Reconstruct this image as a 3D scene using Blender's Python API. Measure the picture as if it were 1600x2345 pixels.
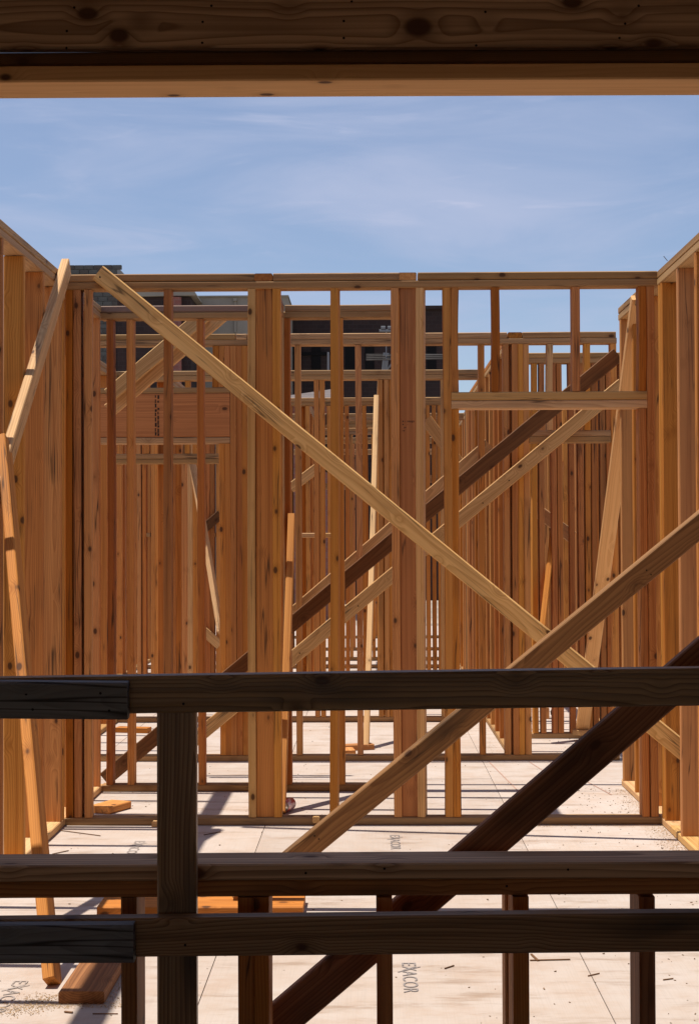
import bpy, bmesh, math, random
from mathutils import Vector, Matrix
random.seed(7)
for o in list(bpy.data.objects):
    bpy.data.objects.remove(o, do_unlink=True)
S = bpy.context.scene
COL = S.collection

# ------------------------------------------------------------------ camera
H = 1.387                     # eye height in metres
F = 3600.0                    # focal length in photograph pixels (1600 wide)
PHI = math.radians(0.25)
_y = Vector((50/F, -67.5/F, -1)).normalized()
_z = Vector((-math.sin(PHI), math.cos(PHI), 0)); _z = (_z - _y*_z.dot(_y)).normalized()
_x = _y.cross(_z)
R = Matrix((_x, _y, _z))      # camera space -> world space

def P(px, py, d):
    """world point that lies at depth d (metres along +Y) and is measured at a photograph pixel"""
    w = R @ Vector(((px-800)/F, (1172.5-py)/F, -1))
    return Vector((0, 0, H)) + w*(d/w.y)
def X(px, d, py=1240): return P(px, py, d).x
def Zc(py, d, px=850): return P(px, py, d).z

cam = bpy.data.cameras.new('camera'); co = bpy.data.objects.new('camera', cam); COL.objects.link(co)
cam.sensor_fit = 'HORIZONTAL'; cam.sensor_width = 36; cam.lens = 36*F/1600
cam.clip_start = 0.05; cam.clip_end = 3000
co.matrix_world = Matrix.Translation((0, 0, H)) @ R.to_4x4()
S.camera = co
S.render.resolution_x, S.render.resolution_y = 698, 1024

# ------------------------------------------------------------------ sky and sun
SUN = Vector((-0.27, 0.012, 1)).normalized()          # towards the sun
elev = math.asin(SUN.z); azim = math.atan2(SUN.x, SUN.y)
w = bpy.data.worlds.new('World'); S.world = w; w.use_nodes = True
nt = w.node_tree; N = nt.nodes; L = nt.links
bg = N['Background']; bg.inputs['Strength'].default_value = 0.09
sky = N.new('ShaderNodeTexSky'); sky.sky_type = 'NISHITA'; sky.sun_disc = False
sky.sun_elevation = elev; sky.sun_rotation = azim
sky.air_density = 1.0; sky.dust_density = 0.15; sky.ozone_density = 3.0
tc = N.new('ShaderNodeTexCoord')
def cirrus(rot, scale, sy, nscale, detail, lo, hi, dist):
    mp = N.new('ShaderNodeMapping'); mp.inputs['Rotation'].default_value = rot
    mp.inputs['Scale'].default_value = scale
    L.new(tc.outputs['Generated'], mp.inputs['Vector'])
    nz = N.new('ShaderNodeTexNoise'); nz.inputs['Scale'].default_value = nscale
    nz.inputs['Detail'].default_value = detail; nz.inputs['Roughness'].default_value = 0.55
    nz.inputs['Distortion'].default_value = dist
    L.new(mp.outputs[0], nz.inputs['Vector'])
    mr = N.new('ShaderNodeMapRange'); mr.interpolation_type = 'SMOOTHSTEP'
    mr.inputs['From Min'].default_value = lo; mr.inputs['From Max'].default_value = hi
    L.new(nz.outputs['Fac'], mr.inputs['Value'])
    return mr.outputs[0]
c1 = cirrus((0.0, math.radians(28), 0.15), (4.0, 4.0, 20.0), 0, 1.3, 6, 0.36, 0.80, 0.6)
c2 = cirrus((0.0, math.radians(-38), 0.4), (10, 6, 60.0), 0, 1.0, 4, 0.56, 0.86, 0.9)
c3 = cirrus((0, 0, 0), (3, 3, 5), 0, 1.0, 3, 0.3, 0.75, 0.3)
def mth(op, a, b):
    m = N.new('ShaderNodeMath'); m.operation = op
    for i, v in enumerate((a, b)):
        if isinstance(v, (int, float)): m.inputs[i].default_value = v
        else: L.new(v, m.inputs[i])
    return m.outputs[0]
fac = mth('ADD', mth('MULTIPLY', c1, 0.52), mth('MULTIPLY', c2, 0.42))
fac = mth('ADD', fac, mth('ADD', mth('MULTIPLY', c3, 0.18), 0.12))
mx = N.new('ShaderNodeMix'); mx.data_type = 'RGBA'
tn = N.new('ShaderNodeMix'); tn.data_type = 'RGBA'; tn.blend_type = 'MULTIPLY'; tn.inputs[0].default_value = 1
L.new(sky.outputs[0], tn.inputs[6]); tn.inputs[7].default_value = (0.99, 0.95, 0.99, 1)
L.new(fac, mx.inputs[0]); L.new(tn.outputs[2], mx.inputs[6]); mx.inputs[7].default_value = (4.4, 4.9, 6.6, 1)
L.new(mx.outputs[2], bg.inputs['Color'])
sl = bpy.data.lights.new('sun', 'SUN'); sl.energy = 4.7; sl.angle = math.radians(0.53); sl.color = (1, 0.95, 0.87)
so = bpy.data.objects.new('sun', sl); COL.objects.link(so)
so.rotation_euler = SUN.to_track_quat('Z', 'Y').to_euler(); so.location = (-3, 6, 12)
S.view_settings.view_transform = 'Standard'; S.view_settings.look = 'None'
S.view_settings.exposure = 0.33; S.view_settings.gamma = 1
S.render.engine = 'CYCLES'
S.cycles.max_bounces = 6; S.cycles.diffuse_bounces = 4

# ------------------------------------------------------------------ materials
def newmat(name):
    m = bpy.data.materials.new(name); m.use_nodes = True
    return m, m.node_tree, m.node_tree.nodes['Principled BSDF']
class G:
    """small helper to write node trees"""
    def __init__(s, nt): s.nt = nt
    def n(s, t, **kw):
        x = s.nt.nodes.new(t)
        for k, v in kw.items(): setattr(x, k, v)
        return x
    def put(s, sock, v):
        if hasattr(v, 'links'): s.nt.links.new(v, sock)
        else: sock.default_value = v
    def m(s, op, a, b=0.0, c=None, clamp=False):
        x = s.n('ShaderNodeMath', operation=op, use_clamp=clamp)
        s.put(x.inputs[0], a); s.put(x.inputs[1], b)
        if c is not None: s.put(x.inputs[2], c)
        return x.outputs[0]
    def ss(s, v, lo, hi, a=0.0, b=1.0):
        x = s.n('ShaderNodeMapRange', interpolation_type='SMOOTHSTEP')
        s.put(x.inputs['Value'], v); s.put(x.inputs['From Min'], lo); s.put(x.inputs['From Max'], hi)
        s.put(x.inputs['To Min'], a); s.put(x.inputs['To Max'], b)
        return x.outputs[0]
    def noise(s, vec, scale, detail=3, rough=0.5):
        x = s.n('ShaderNodeTexNoise'); s.put(x.inputs['Vector'], vec)
        x.inputs['Scale'].default_value = scale; x.inputs['Detail'].default_value = detail
        x.inputs['Roughness'].default_value = rough
        return x.outputs['Fac']
    def scale(s, vec, sc):
        x = s.n('ShaderNodeVectorMath', operation='MULTIPLY'); s.put(x.inputs[0], vec); x.inputs[1].default_value = sc
        return x.outputs[0]
    def mix(s, f, a, b, mode='MIX'):
        x = s.n('ShaderNodeMix', data_type='RGBA', blend_type=mode)
        s.put(x.inputs[0], f); s.put(x.inputs[6], a); s.put(x.inputs[7], b)
        return x.outputs[2]
    def comb(s, a, b, c):
        x = s.n('ShaderNodeCombineXYZ')
        for i, v in enumerate((a, b, c)): s.put(x.inputs[i], v)
        return x.outputs[0]

def wood(name, early, late, stain=0.35, stain_col=(0.09, 0.05, 0.025), ring=0.0055, grey=0.0, rough=0.72, var=0.22, contrast=0.8, knot=0.12, crack=0.0, bump=0.0, knots=()):
    """sawn softwood; growth rings round a pith that lies off the board, knots, streaks, handling stains"""
    m, nt, b = newmat(name); g = G(nt)
    tc = g.n('ShaderNodeTexCoord'); oi = g.n('ShaderNodeObjectInfo')
    rnd = oi.outputs['Random']
    sep = g.n('ShaderNodeSeparateXYZ'); nt.links.new(tc.outputs['Object'], sep.inputs[0])
    r1 = g.m('FRACT', g.m('MULTIPLY', rnd, 7.31)); r2 = g.m('FRACT', g.m('MULTIPLY', rnd, 13.77)); r3 = g.m('FRACT', g.m('MULTIPLY', rnd, 29.3))
    x = g.m('ADD', sep.outputs[0], g.m('MULTIPLY', rnd, 61.0))
    y = g.m('ADD', sep.outputs[1], g.m('MULTIPLY_ADD', r1, 0.16, -0.08))
    z = g.m('ADD', sep.outputs[2], g.m('MULTIPLY_ADD', r2, 0.11, 0.025))
    vec = g.comb(x, y, z)
    vo = g.n('ShaderNodeTexVoronoi'); g.put(vo.inputs['Vector'], g.scale(vec, (5.5, 9, 9))); vo.inputs['Scale'].default_value = 1
    kd = vo.outputs['Distance']
    for kx, ky, kz, kr in knots:                        # single large knots at known places on the board
        dx = g.m('SUBTRACT', sep.outputs[0], kx); dz = g.m('SUBTRACT', sep.outputs[2], kz)
        q_ = g.m('SQRT', g.m('ADD', g.m('MULTIPLY', g.m('MULTIPLY', dx, dx), 0.45), g.m('MULTIPLY', dz, dz)))
        kd = g.m('MINIMUM', kd, g.m('MULTIPLY', q_, knot/kr))
    wob = g.noise(g.scale(vec, (1.1, 3, 3)), 1.0, 1)
    wob2 = g.noise(g.scale(vec, (5, 22, 22)), 1.0, 1)
    rr = g.m('SQRT', g.m('ADD', g.m('MULTIPLY', y, y), g.m('MULTIPLY', z, z)))
    rr = g.m('ADD', rr, g.m('MULTIPLY', wob, 0.05))
    rr = g.m('ADD', rr, g.m('MULTIPLY', wob2, 0.0035))
    rr = g.m('ADD', rr, g.ss(kd, 0.02, 0.36, 0.016, 0.0))
    ph = g.m('FRACT', g.m('DIVIDE', rr, g.m('MULTIPLY_ADD', r3, ring*0.7, ring*0.7)))
    ringv = g.m('MULTIPLY', g.m('POWER', ph, 2.2), g.ss(ph, 0.9, 1.0, 1.0, 0.0))
    streak = g.noise(g.scale(vec, (0.9, 60, 60)), 1.0, 2, 0.6)
    col = g.mix(g.m('MULTIPLY', ringv, contrast), (*early, 1), (*late, 1))
    col = g.mix(g.ss(streak, 0.42, 0.70, 0.0, 0.55), col, (*late, 1))
    col = g.mix(g.ss(streak, 0.46, 0.25, 0.0, 0.22), col, tuple(min(1, c*1.25) for c in early)+(1,))
    # stains and handling marks
    st = g.noise(g.scale(vec, (1.6, 6, 6)), 1.0, 3, 0.62)
    col = g.mix(g.ss(st, 0.52, 0.80, 0.0, stain), col, (*stain_col, 1))
    if grey:
        gz = g.noise(g.scale(vec, (1.1, 18, 18)), 1.0, 4)
        col = g.mix(g.ss(gz, 0.35, 0.65, grey*0.4, grey), col, (0.17, 0.16, 0.15, 1))
    if crack:
        ck = g.noise(g.scale(vec, (1.1, 38, 38)), 1.0, 1, 0.4)
        f_ = g.ss(g.m('ABSOLUTE', g.m('SUBTRACT', ck, 0.5)), 0.0, 0.05 if grey else 0.028, crack, 0.0)
        col = g.mix(f_ if grey else g.m('MULTIPLY', f_, g.ss(st, 0.50, 0.60)), col, (0.02, 0.012, 0.008, 1))
    # knots
    col = g.mix(g.ss(kd, 0.05, knot*2.4, 0.45, 0.0), col, tuple(c*0.75 for c in late)+(1,))
    col = g.mix(g.ss(kd, knot*0.55, knot, 0.92, 0.0), col, (0.075, 0.03, 0.012, 1))
    hs = g.n('ShaderNodeHueSaturation')
    g.put(hs.inputs['Color'], col)
    g.put(hs.inputs['Value'], g.m('MULTIPLY_ADD', r3, var*2, 1.0-var))
    g.put(hs.inputs['Hue'], g.m('MULTIPLY_ADD', r1, 0.008, 0.496))
    g.put(hs.inputs['Saturation'], g.m('MULTIPLY_ADD', r2, 0.12, 0.96))
    nt.links.new(hs.outputs[0], b.inputs['Base Color'])
    b.inputs['Roughness'].default_value = rough
    b.inputs['Specular IOR Level'].default_value = 0.25
    if not bump: return m
    bp = g.n('ShaderNodeBump'); bp.inputs['Strength'].default_value = bump; bp.inputs['Distance'].default_value = 0.0015
    g.put(bp.inputs['Height'], g.m('ADD', g.m('MULTIPLY', ringv, -0.6), g.m('MULTIPLY', streak, 1.2)))
    nt.links.new(bp.outputs[0], b.inputs['Normal'])
    return m

M = {}
M['fir'] = wood('fir_lumber', (0.62, 0.278, 0.080), (0.36, 0.125, 0.029), stain=0.4, var=0.15, crack=0.8)
M['fir_red'] = wood('red_fir_lumber', (0.51, 0.200, 0.054), (0.28, 0.085, 0.019), stain=0.4, var=0.17, crack=0.8)
M['pine'] = wood('pine_lumber', (0.66, 0.400, 0.175), (0.42, 0.212, 0.075), stain=0.4, var=0.12, crack=0.7)
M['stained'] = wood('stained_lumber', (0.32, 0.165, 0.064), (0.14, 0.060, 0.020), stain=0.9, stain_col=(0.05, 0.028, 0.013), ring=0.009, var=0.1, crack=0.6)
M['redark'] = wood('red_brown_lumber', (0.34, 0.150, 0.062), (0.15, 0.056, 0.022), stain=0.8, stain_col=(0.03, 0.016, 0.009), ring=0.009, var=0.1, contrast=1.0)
M['bright'] = wood('fresh_pine_lumber', (0.74, 0.43, 0.185), (0.60, 0.31, 0.115), stain=0.2, var=0.05)
M['plate'] = wood('plate_lumber', (0.44, 0.255, 0.110), (0.25, 0.122, 0.046), stain=0.65, ring=0.0045, var=0.16, crack=0.6)
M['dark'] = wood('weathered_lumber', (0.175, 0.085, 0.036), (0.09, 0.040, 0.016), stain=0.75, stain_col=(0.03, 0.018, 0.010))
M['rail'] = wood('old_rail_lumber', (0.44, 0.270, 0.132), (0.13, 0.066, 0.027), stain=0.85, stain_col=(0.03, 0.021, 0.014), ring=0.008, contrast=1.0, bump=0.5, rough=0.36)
M['grey'] = wood('grey_weathered_lumber', (0.30, 0.305, 0.31), (0.12, 0.12, 0.125), stain=0.8, stain_col=(0.03, 0.03, 0.032), grey=0.8, crack=0.9, bump=0.7, rough=0.6)
M['greyplate'] = wood('greyed_plate_lumber', (0.34, 0.215, 0.15), (0.23, 0.140, 0.095), stain=0.35, grey=0.35)
M['beam'] = wood('header_lumber', (0.60, 0.400, 0.240), (0.20, 0.105, 0.050), stain=0.25, ring=0.011, contrast=1.0, knot=0.17, bump=0.5)
M['lvl'] = wood('beam_lumber', (0.46, 0.185, 0.056), (0.28, 0.098, 0.028), stain=0.25, ring=0.006)
M['ply'] = wood('plywood', (0.46, 0.34, 0.22), (0.38, 0.26, 0.15), stain=0.3, ring=0.02)

def simple(name, col, rough=0.8, metallic=0.0, noise=0.0, nscale=8.0, spec=0.3, bump=0.0):
    m, nt, b = newmat(name); g = G(nt)
    if noise:
        tc = g.n('ShaderNodeTexCoord')
        nz = g.noise(tc.outputs['Object'], nscale, 5, 0.6)
        c = g.mix(g.ss(nz, 0.3, 0.7), tuple(max(0, x*(1-noise)) for x in col)+(1,), tuple(min(1, x*(1+noise)) for x in col)+(1,))
        nt.links.new(c, b.inputs['Base Color'])
        if bump:
            bp = g.n('ShaderNodeBump'); bp.inputs['Strength'].default_value = bump; bp.inputs['Distance'].default_value = 0.01
            g.put(bp.inputs['Height'], nz); nt.links.new(bp.outputs[0], b.inputs['Normal'])
    else:
        b.inputs['Base Color'].default_value = (*col, 1)
    b.inputs['Roughness'].default_value = rough; b.inputs['Metallic'].default_value = metallic
    b.inputs['Specular IOR Level'].default_value = spec
    return m

def panel_mat():
    m, nt, b = newmat('floor_board'); g = G(nt)
    geo = g.n('ShaderNodeNewGeometry'); oi = g.n('ShaderNodeObjectInfo')
    p = geo.outputs['Position']
    a = g.noise(p, 1.3, 4, 0.6); c = g.noise(p, 7.0, 6, 0.65)
    warp1 = g.noise(g.scale(p, (260, 3, 3)), 1.0, 1); warp2 = g.noise(g.scale(p, (3, 220, 3)), 1.0, 1)
    col = g.mix(g.ss(a, 0.35, 0.7), (0.50, 0.425, 0.370, 1), (0.465, 0.375, 0.310, 1))
    col = g.mix(g.ss(c, 0.40, 0.70, 0, 0.65), col, (0.44, 0.335, 0.26, 1))
    col = g.mix(g.ss(warp1, 0.45, 0.7, 0, 0.13), col, (0.31, 0.255, 0.21, 1))
    col = g.mix(g.ss(warp2, 0.45, 0.7, 0, 0.10), col, (0.31, 0.255, 0.21, 1))
    # scuffs and dirt tracks
    s = g.noise(g.scale(p, (2.2, 9, 2)), 1.0, 6, 0.7)
    col = g.mix(g.ss(s, 0.50, 0.72, 0, 0.75), col, (0.27, 0.18, 0.12, 1))
    d2 = g.noise(g.scale(p, (0.9, 1.6, 1)), 1.7, 5, 0.7)
    col = g.mix(g.ss(d2, 0.50, 0.72, 0, 0.45), col, (0.40, 0.27, 0.19, 1))
    # fastener heads and specks
    vo = g.n('ShaderNodeTexVoronoi'); g.put(vo.inputs['Vector'], g.scale(p, (9, 9, 0.01))); vo.inputs['Scale'].default_value = 1
    wn = g.n('ShaderNodeTexWhiteNoise', noise_dimensions='3D'); g.put(wn.inputs['Vector'], vo.outputs['Position'])
    speck = g.m('MULTIPLY', g.ss(vo.outputs['Distance'], 0.025, 0.05, 1, 0), g.m('GREATER_THAN', wn.outputs['Value'], 0.45))
    col = g.mix(g.m('MULTIPLY', speck, 0.75), col, (0.14, 0.11, 0.085, 1))
    hs = g.n('ShaderNodeHueSaturation'); g.put(hs.inputs['Color'], col)
    g.put(hs.inputs['Value'], g.m('MULTIPLY_ADD', oi.outputs['Random'], 0.10, 0.95))
    nt.links.new(hs.outputs[0], b.inputs['Base Color'])
    b.inputs['Roughness'].default_value = 0.85; b.inputs['Specular IOR Level'].default_value = 0.2
    bp = g.n('ShaderNodeBump'); bp.inputs['Strength'].default_value = 0.15; bp.inputs['Distance'].default_value = 0.002
    g.put(bp.inputs['Height'], g.m('ADD', warp1, warp2)); nt.links.new(bp.outputs[0], b.inputs['Normal'])
    return m
M['panel'] = panel_mat()
M['seam'] = simple('seam_filler', (0.14, 0.10, 0.07), 0.9, noise=0.3)
M['ground'] = simple('bare_earth', (0.33, 0.27, 0.21), 0.95, noise=0.25, nscale=0.6)
M['ink'] = simple('grey_ink', (0.235, 0.20, 0.185), 0.9)
M['faint_ink'] = simple('faint_grey_ink', (0.33, 0.275, 0.24), 0.9)
M['stamp'] = simple('brown_ink', (0.12, 0.045, 0.02), 0.9)
M['black_ink'] = simple('black_ink', (0.025, 0.018, 0.015), 0.9)
M['chalk'] = simple('red_chalk', (0.45, 0.26, 0.19), 0.9)
M['dust'] = simple('sawdust', (0.52, 0.36, 0.20), 0.95, noise=0.35, nscale=60)
M['chip'] = simple('dark_scraps', (0.20, 0.13, 0.075), 0.9, noise=0.4, nscale=40)
M['steel'] = simple('nail_steel', (0.20, 0.22, 0.25), 0.45, 0.9)
M['alu'] = simple('aluminium', (0.75, 0.74, 0.72), 0.3, 0.9)
M['hole'] = simple('dark_hole', (0.01, 0.008, 0.006), 0.9)

def can_mat():
    m, nt, b = newmat('printed_can'); g = G(nt)
    tc = g.n('ShaderNodeTexCoord'); nz = g.noise(g.scale(tc.outputs['Object'], (40, 14, 40)), 1, 3)
    c = g.mix(g.ss(nz, 0.45, 0.58), (0.45, 0.04, 0.045, 1), (0.70, 0.50, 0.47, 1))
    nt.links.new(c, b.inputs['Base Color']); b.inputs['Roughness'].default_value = 0.3; b.inputs['Metallic'].default_value = 0.4
    return m
M['can'] = can_mat()

# ------------------------------------------------------------------ object helpers
def tag(o, label=None, cat=None, group=None, kind=None):
    if label: o['label'] = label
    if cat: o['category'] = cat
    if group: o['group'] = group
    if kind: o['kind'] = kind
    return o
def empty(name, loc, label, cat, group=None):
    o = bpy.data.objects.new(name, None); COL.objects.link(o); o.location = loc
    o.empty_display_size = 0.1
    return tag(o, label, cat, group)
def place(o, Mw, parent=None):
    COL.objects.link(o)
    if parent is not None:
        o.parent = parent
        q = parent; inv = Matrix.Identity(4)
        chain = []
        while q is not None: chain.append(q); q = q.parent
        for q in reversed(chain): inv = inv @ q.matrix_basis
        o.matrix_basis = inv.inverted() @ Mw
    else: o.matrix_basis = Mw
    return o
def mesh(name, verts, faces, mat, parent=None, Mw=Matrix.Identity(4), smooth=False):
    me = bpy.data.meshes.new(name); me.from_pydata([tuple(v) for v in verts], [], faces); me.update()
    if mat: me.materials.append(mat)
    if smooth:
        for p in me.polygons: p.use_smooth = True
    o = bpy.data.objects.new(name, me)
    return place(o, Mw, parent)

def lumber_mesh(name, Ln, wd, th, mat, ch=0.0045, seg=2, bow=0.0, twist=0.0, endcut=0.0):
    """sawn board along local X with eased edges; endcut skews the two ends (metres over the width)"""
    hw, ht = wd/2, th/2
    prof = [(-hw+ch, -ht), (hw-ch, -ht), (hw, -ht+ch), (hw, ht-ch), (hw-ch, ht), (-hw+ch, ht), (-hw, ht-ch), (-hw, -ht+ch)]
    vs, fs = [], []
    for i in range(seg+1):
        t = i/seg; xx = (t-0.5)*Ln
        bz = bow*math.sin(math.pi*t); by = bow*0.7*math.sin(math.pi*t); a = twist*(t-0.5)
        for (yy, zz) in prof:
            y2 = yy*math.cos(a)-zz*math.sin(a)+by; z2 = yy*math.sin(a)+zz*math.cos(a)+bz
            sk = endcut*(yy/wd)*(1 if i == seg else (1 if i == 0 else 0))
            vs.append((xx+sk, y2, z2))
    n = 8
    for i in range(seg):
        for j in range(n):
            fs.append((i*n+j, (i+1)*n+j, (i+1)*n+(j+1) % n, i*n+(j+1) % n))
    fs.append(tuple(range(n))); fs.append(tuple(seg*n+j for j in reversed(range(n))))
    me = bpy.data.meshes.new(name); me.from_pydata(vs, [], fs); me.update()
    me.materials.append(mat)
    return me
def lumber(name, p0, p1, wdir, wd=0.089, th=0.038, mat='fir', parent=None, seg=2, bow=None, twist=None, endcut=0.0, ch=0.0045):
    p0, p1 = Vector(p0), Vector(p1); ax = (p1-p0); Ln = ax.length; ax.normalize()
    wv = Vector(wdir); wv = (wv - ax*wv.dot(ax)).normalized(); tv = ax.cross(wv)
    if bow is None: bow = random.uniform(-1, 1)*min(0.003, Ln*0.0015)
    if twist is None: twist = random.uniform(-1, 1)*0.012*min(1, Ln/2)
    me = lumber_mesh(name, Ln, wd, th, M[mat] if isinstance(mat, str) else mat, ch, seg, bow, twist, endcut)
    Mw = Matrix((ax, wv, tv)).transposed().to_4x4(); Mw.translation = (p0+p1)/2
    return place(bpy.data.objects.new(name, me), Mw, parent)
def box(name, x0, x1, y0, y1, z0, z1, mat, parent=None):
    c = Vector(((x0+x1)/2, (y0+y1)/2, (z0+z1)/2)); a, b_, d = (x1-x0)/2, (y1-y0)/2, (z1-z0)/2
    vs = [(-a, -b_, -d), (a, -b_, -d), (a, b_, -d), (-a, b_, -d), (-a, -b_, d), (a, -b_, d), (a, b_, d), (-a, b_, d)]
    fs = [(0, 3, 2, 1), (4, 5, 6, 7), (0, 1, 5, 4), (1, 2, 6, 5), (2, 3, 7, 6), (3, 0, 4, 7)]
    return mesh(name, vs, fs, mat, parent, Matrix.Translation(c))

TOP = 2.711; T = 0.038; W4 = 0.089
ZS0 = T; ZS1 = TOP-2*T         # stud bottom and top
def stud_mat(): return random.choices(['fir', 'fir_red', 'pine', 'dark'], [0.56, 0.34, 0.09, 0.01])[0]
def pl_mat(): return random.choices(['plate', 'fir', 'pine'], [0.7, 0.15, 0.15])[0]

def stud_x(parent, x0, d, z0=ZS0, z1=ZS1, mat=None, lean=0.0, yaw=0.0, name='stud', seg=2, bow=None):
    """stud of a wall that faces the camera: narrow edge forward, left edge at x0"""
    if not lean: lean = random.uniform(-0.003, 0.003)
    if bow is None: bow = random.uniform(-0.005, 0.005)
    xc = x0+T/2; yc = d+W4/2+random.uniform(-0.002, 0.002)
    wd = Vector((math.sin(yaw), math.cos(yaw), 0))
    return lumber(name, (xc-lean, yc, z0+0.0005), (xc+lean, yc, z1-0.0005), wd, W4, T, mat or stud_mat(), parent, seg=max(seg, 4), bow=bow)
def flat_x(parent, x0, d, z0=ZS0, z1=ZS1, mat=None, back=0.0):
    """stud turned flat: wide face forward, left edge at x0"""
    return lumber('stud', (x0+W4/2, d+back+T/2, z0+0.0005), (x0+W4/2, d+back+T/2, z1-0.0005), (1, 0, 0), W4, T, mat or stud_mat(), parent)
def plate_x(parent, x0, x1, d, z, mat=None, name='top_plate', wd=W4, seg=4):
    return lumber(name, (x0, d+wd/2, z+T/2), (x1, d+wd/2, z+T/2), (0, 1, 0), wd, T-0.001, mat or pl_mat(), parent, seg=seg,
                  bow=random.uniform(-1, 1)*0.0015, twist=0)
def stud_y(parent, xl, d, z0=ZS0, z1=ZS1, mat=None, name='stud'):
    """stud of a wall that runs away from the camera: wide face forward"""
    a = random.uniform(-0.03, 0.03)
    return lumber(name, (xl+W4/2, d+T/2, z0+0.0005), (xl+W4/2, d+T/2, z1-0.0005), (math.cos(a), math.sin(a), 0), W4-0.001, T, mat or stud_mat(), parent)
def plate_y(parent, xl, d0, d1, z, mat=None, name='top_plate', seg=4):
    return lumber(name, (xl+W4/2, d0, z+T/2), (xl+W4/2, d1, z+T/2), (1, 0, 0), W4, T-0.001, mat or pl_mat(), parent, seg=seg,
                  bow=random.uniform(-1, 1)*0.0012, twist=0)

# ================================================================== SETTING
gr = box('ground', -900, 900, -60, 1500, -1.3, -0.30, M['ground']); tag(gr, 'bare earth round the building site', 'ground', kind='structure')
fl = box('floor', -9, 9, 3.35, 26, -0.10, -0.0195, M['seam']); tag(fl, 'pale board deck laid over the whole framed storey', 'floor', kind='structure')
COLX = [-0.525 + 1.219*i for i in range(-6, 7)]
for ci in range(12):
    x0, x1 = COLX[ci]+0.0016, COLX[ci+1]-0.0016
    off = {6: 4.32, 5: 3.50, 7: 3.86}.get(ci, 3.4+(ci*0.77) % 2.4)
    y = off-2.438
    while y < 25.5:
        a, b_ = max(y, 3.36)+0.0016, min(y+2.438, 26)-0.0016
        if b_-a > 0.1 and abs((x0+x1)/2) < 0.32*b_+1.5:
            box('panel', x0, x1, a, b_, -0.019, random.uniform(-0.0006, 0.0006), M['panel'], fl)
        y += 2.438

# printed board name, repeated along the panels
cu = bpy.data.curves.new('printed_word', 'FONT'); cu.body = 'EXACOR'; cu.size = 1.0; cu.space_character = 1.06
to = bpy.data.objects.new('tmp', cu); COL.objects.link(to)
dg = bpy.context.evaluated_depsgraph_get(); tm = bpy.data.meshes.new_from_object(to.evaluated_get(dg))
bpy.data.objects.remove(to)
bx_ = [v.co.x for v in tm.vertices]; by_ = [v.co.y for v in tm.vertices]
for v in tm.vertices:
    v.co.x = (v.co.x-min(bx_))/(max(bx_)-min(bx_)); v.co.y = (v.co.y-min(by_))/(max(by_)-min(by_)); v.co.z = 0
for v in tm.vertices: v.co.x *= 0.34; v.co.y *= 0.047
bm = bmesh.new(); bm.from_mesh(tm)
q = [bm.verts.new(c) for c in ((0.106, -0.014, 0), (0.113, -0.014, 0), (0.050, 0.060, 0), (0.043, 0.060, 0))]; bm.faces.new(q)
bm.to_mesh(tm); bm.free(); tm.materials.clear(); tm.materials.append(M['ink'])
tm2 = tm.copy(); tm2.materials[0] = M['faint_ink']
def word(x, d, me=None):
    o = bpy.data.objects.new('printed_word', me or tm)
    Mw = Matrix(((0, 1, 0), (-1, 0, 0), (0, 0, 1))).to_4x4(); Mw.translation = (x, d, 0.0022)
    place(o, Mw, fl)
word(P(919, 2202, 5.19).x, 5.19); word(P(892, 1911, 7.44).x, 7.44); word(-1.10, 7.30, tm2); word(-1.135, 4.98, tm2)
word(0.10, 9.7, tm2)
def chalk(x0, d0, x1, d1):
    v = Vector((x1-x0, d1-d0, 0)).normalized(); n = Vector((-v.y, v.x, 0))*0.003
    a, b_ = Vector((x0, d0, 0.003)), Vector((x1, d1, 0.003))
    mesh('chalk_line', [a-n, b_-n, b_+n, a+n], [(0, 1, 2, 3)], M['chalk'], fl)
chalk(0.73, 9.9, 0.86, 7.9); chalk(0.98, 9.9, 1.1, 8.9); chalk(1.11, 9.9, 1.3, 8.6)

# the dark room the view is taken from: floor, walls and the upper deck that shades the opening
rf = box('room_floor', -3.2, 3.2, -4.2, 3.34, -0.12, -0.002, M['ply']); tag(rf, 'plywood floor of the dark room', 'floor', kind='structure')
rw = box('room_wall', -3.25, -3.2, -4.2, 3.66, -0.1, 3.1, M['ply']); tag(rw, 'left side wall of the dark room', 'wall', kind='structure')
rw = box('room_wall', 3.2, 3.25, -4.2, 3.66, -0.1, 3.1, M['ply']); tag(rw, 'right side wall of the dark room', 'wall', kind='structure')
rw = box('room_wall', -3.2, 3.2, -4.25, -4.2, 1.75, 3.1, M['ply']); tag(rw, 'unseen rear wall of the dark room, left open below to let light in', 'wall', kind='structure')  # wide gap below is added so light from behind reaches rails and header
rw = box('room_ceiling', -6, 6, -4.3, 4.0, 3.12, 3.5, M['ply']); tag(rw, 'upper deck over the dark room', 'ceiling', kind='structure')
rw = box('room_wall', -6, -1.62, 3.665, 3.795, -0.1, 3.115, M['ply']); tag(rw, 'sheathed front wall left of the opening', 'wall', kind='structure')
rw = box('room_wall', 1.62, 6, 3.665, 3.795, -0.1, 3.115, M['ply']); tag(rw, 'sheathed front wall right of the opening', 'wall', kind='structure')

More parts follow.
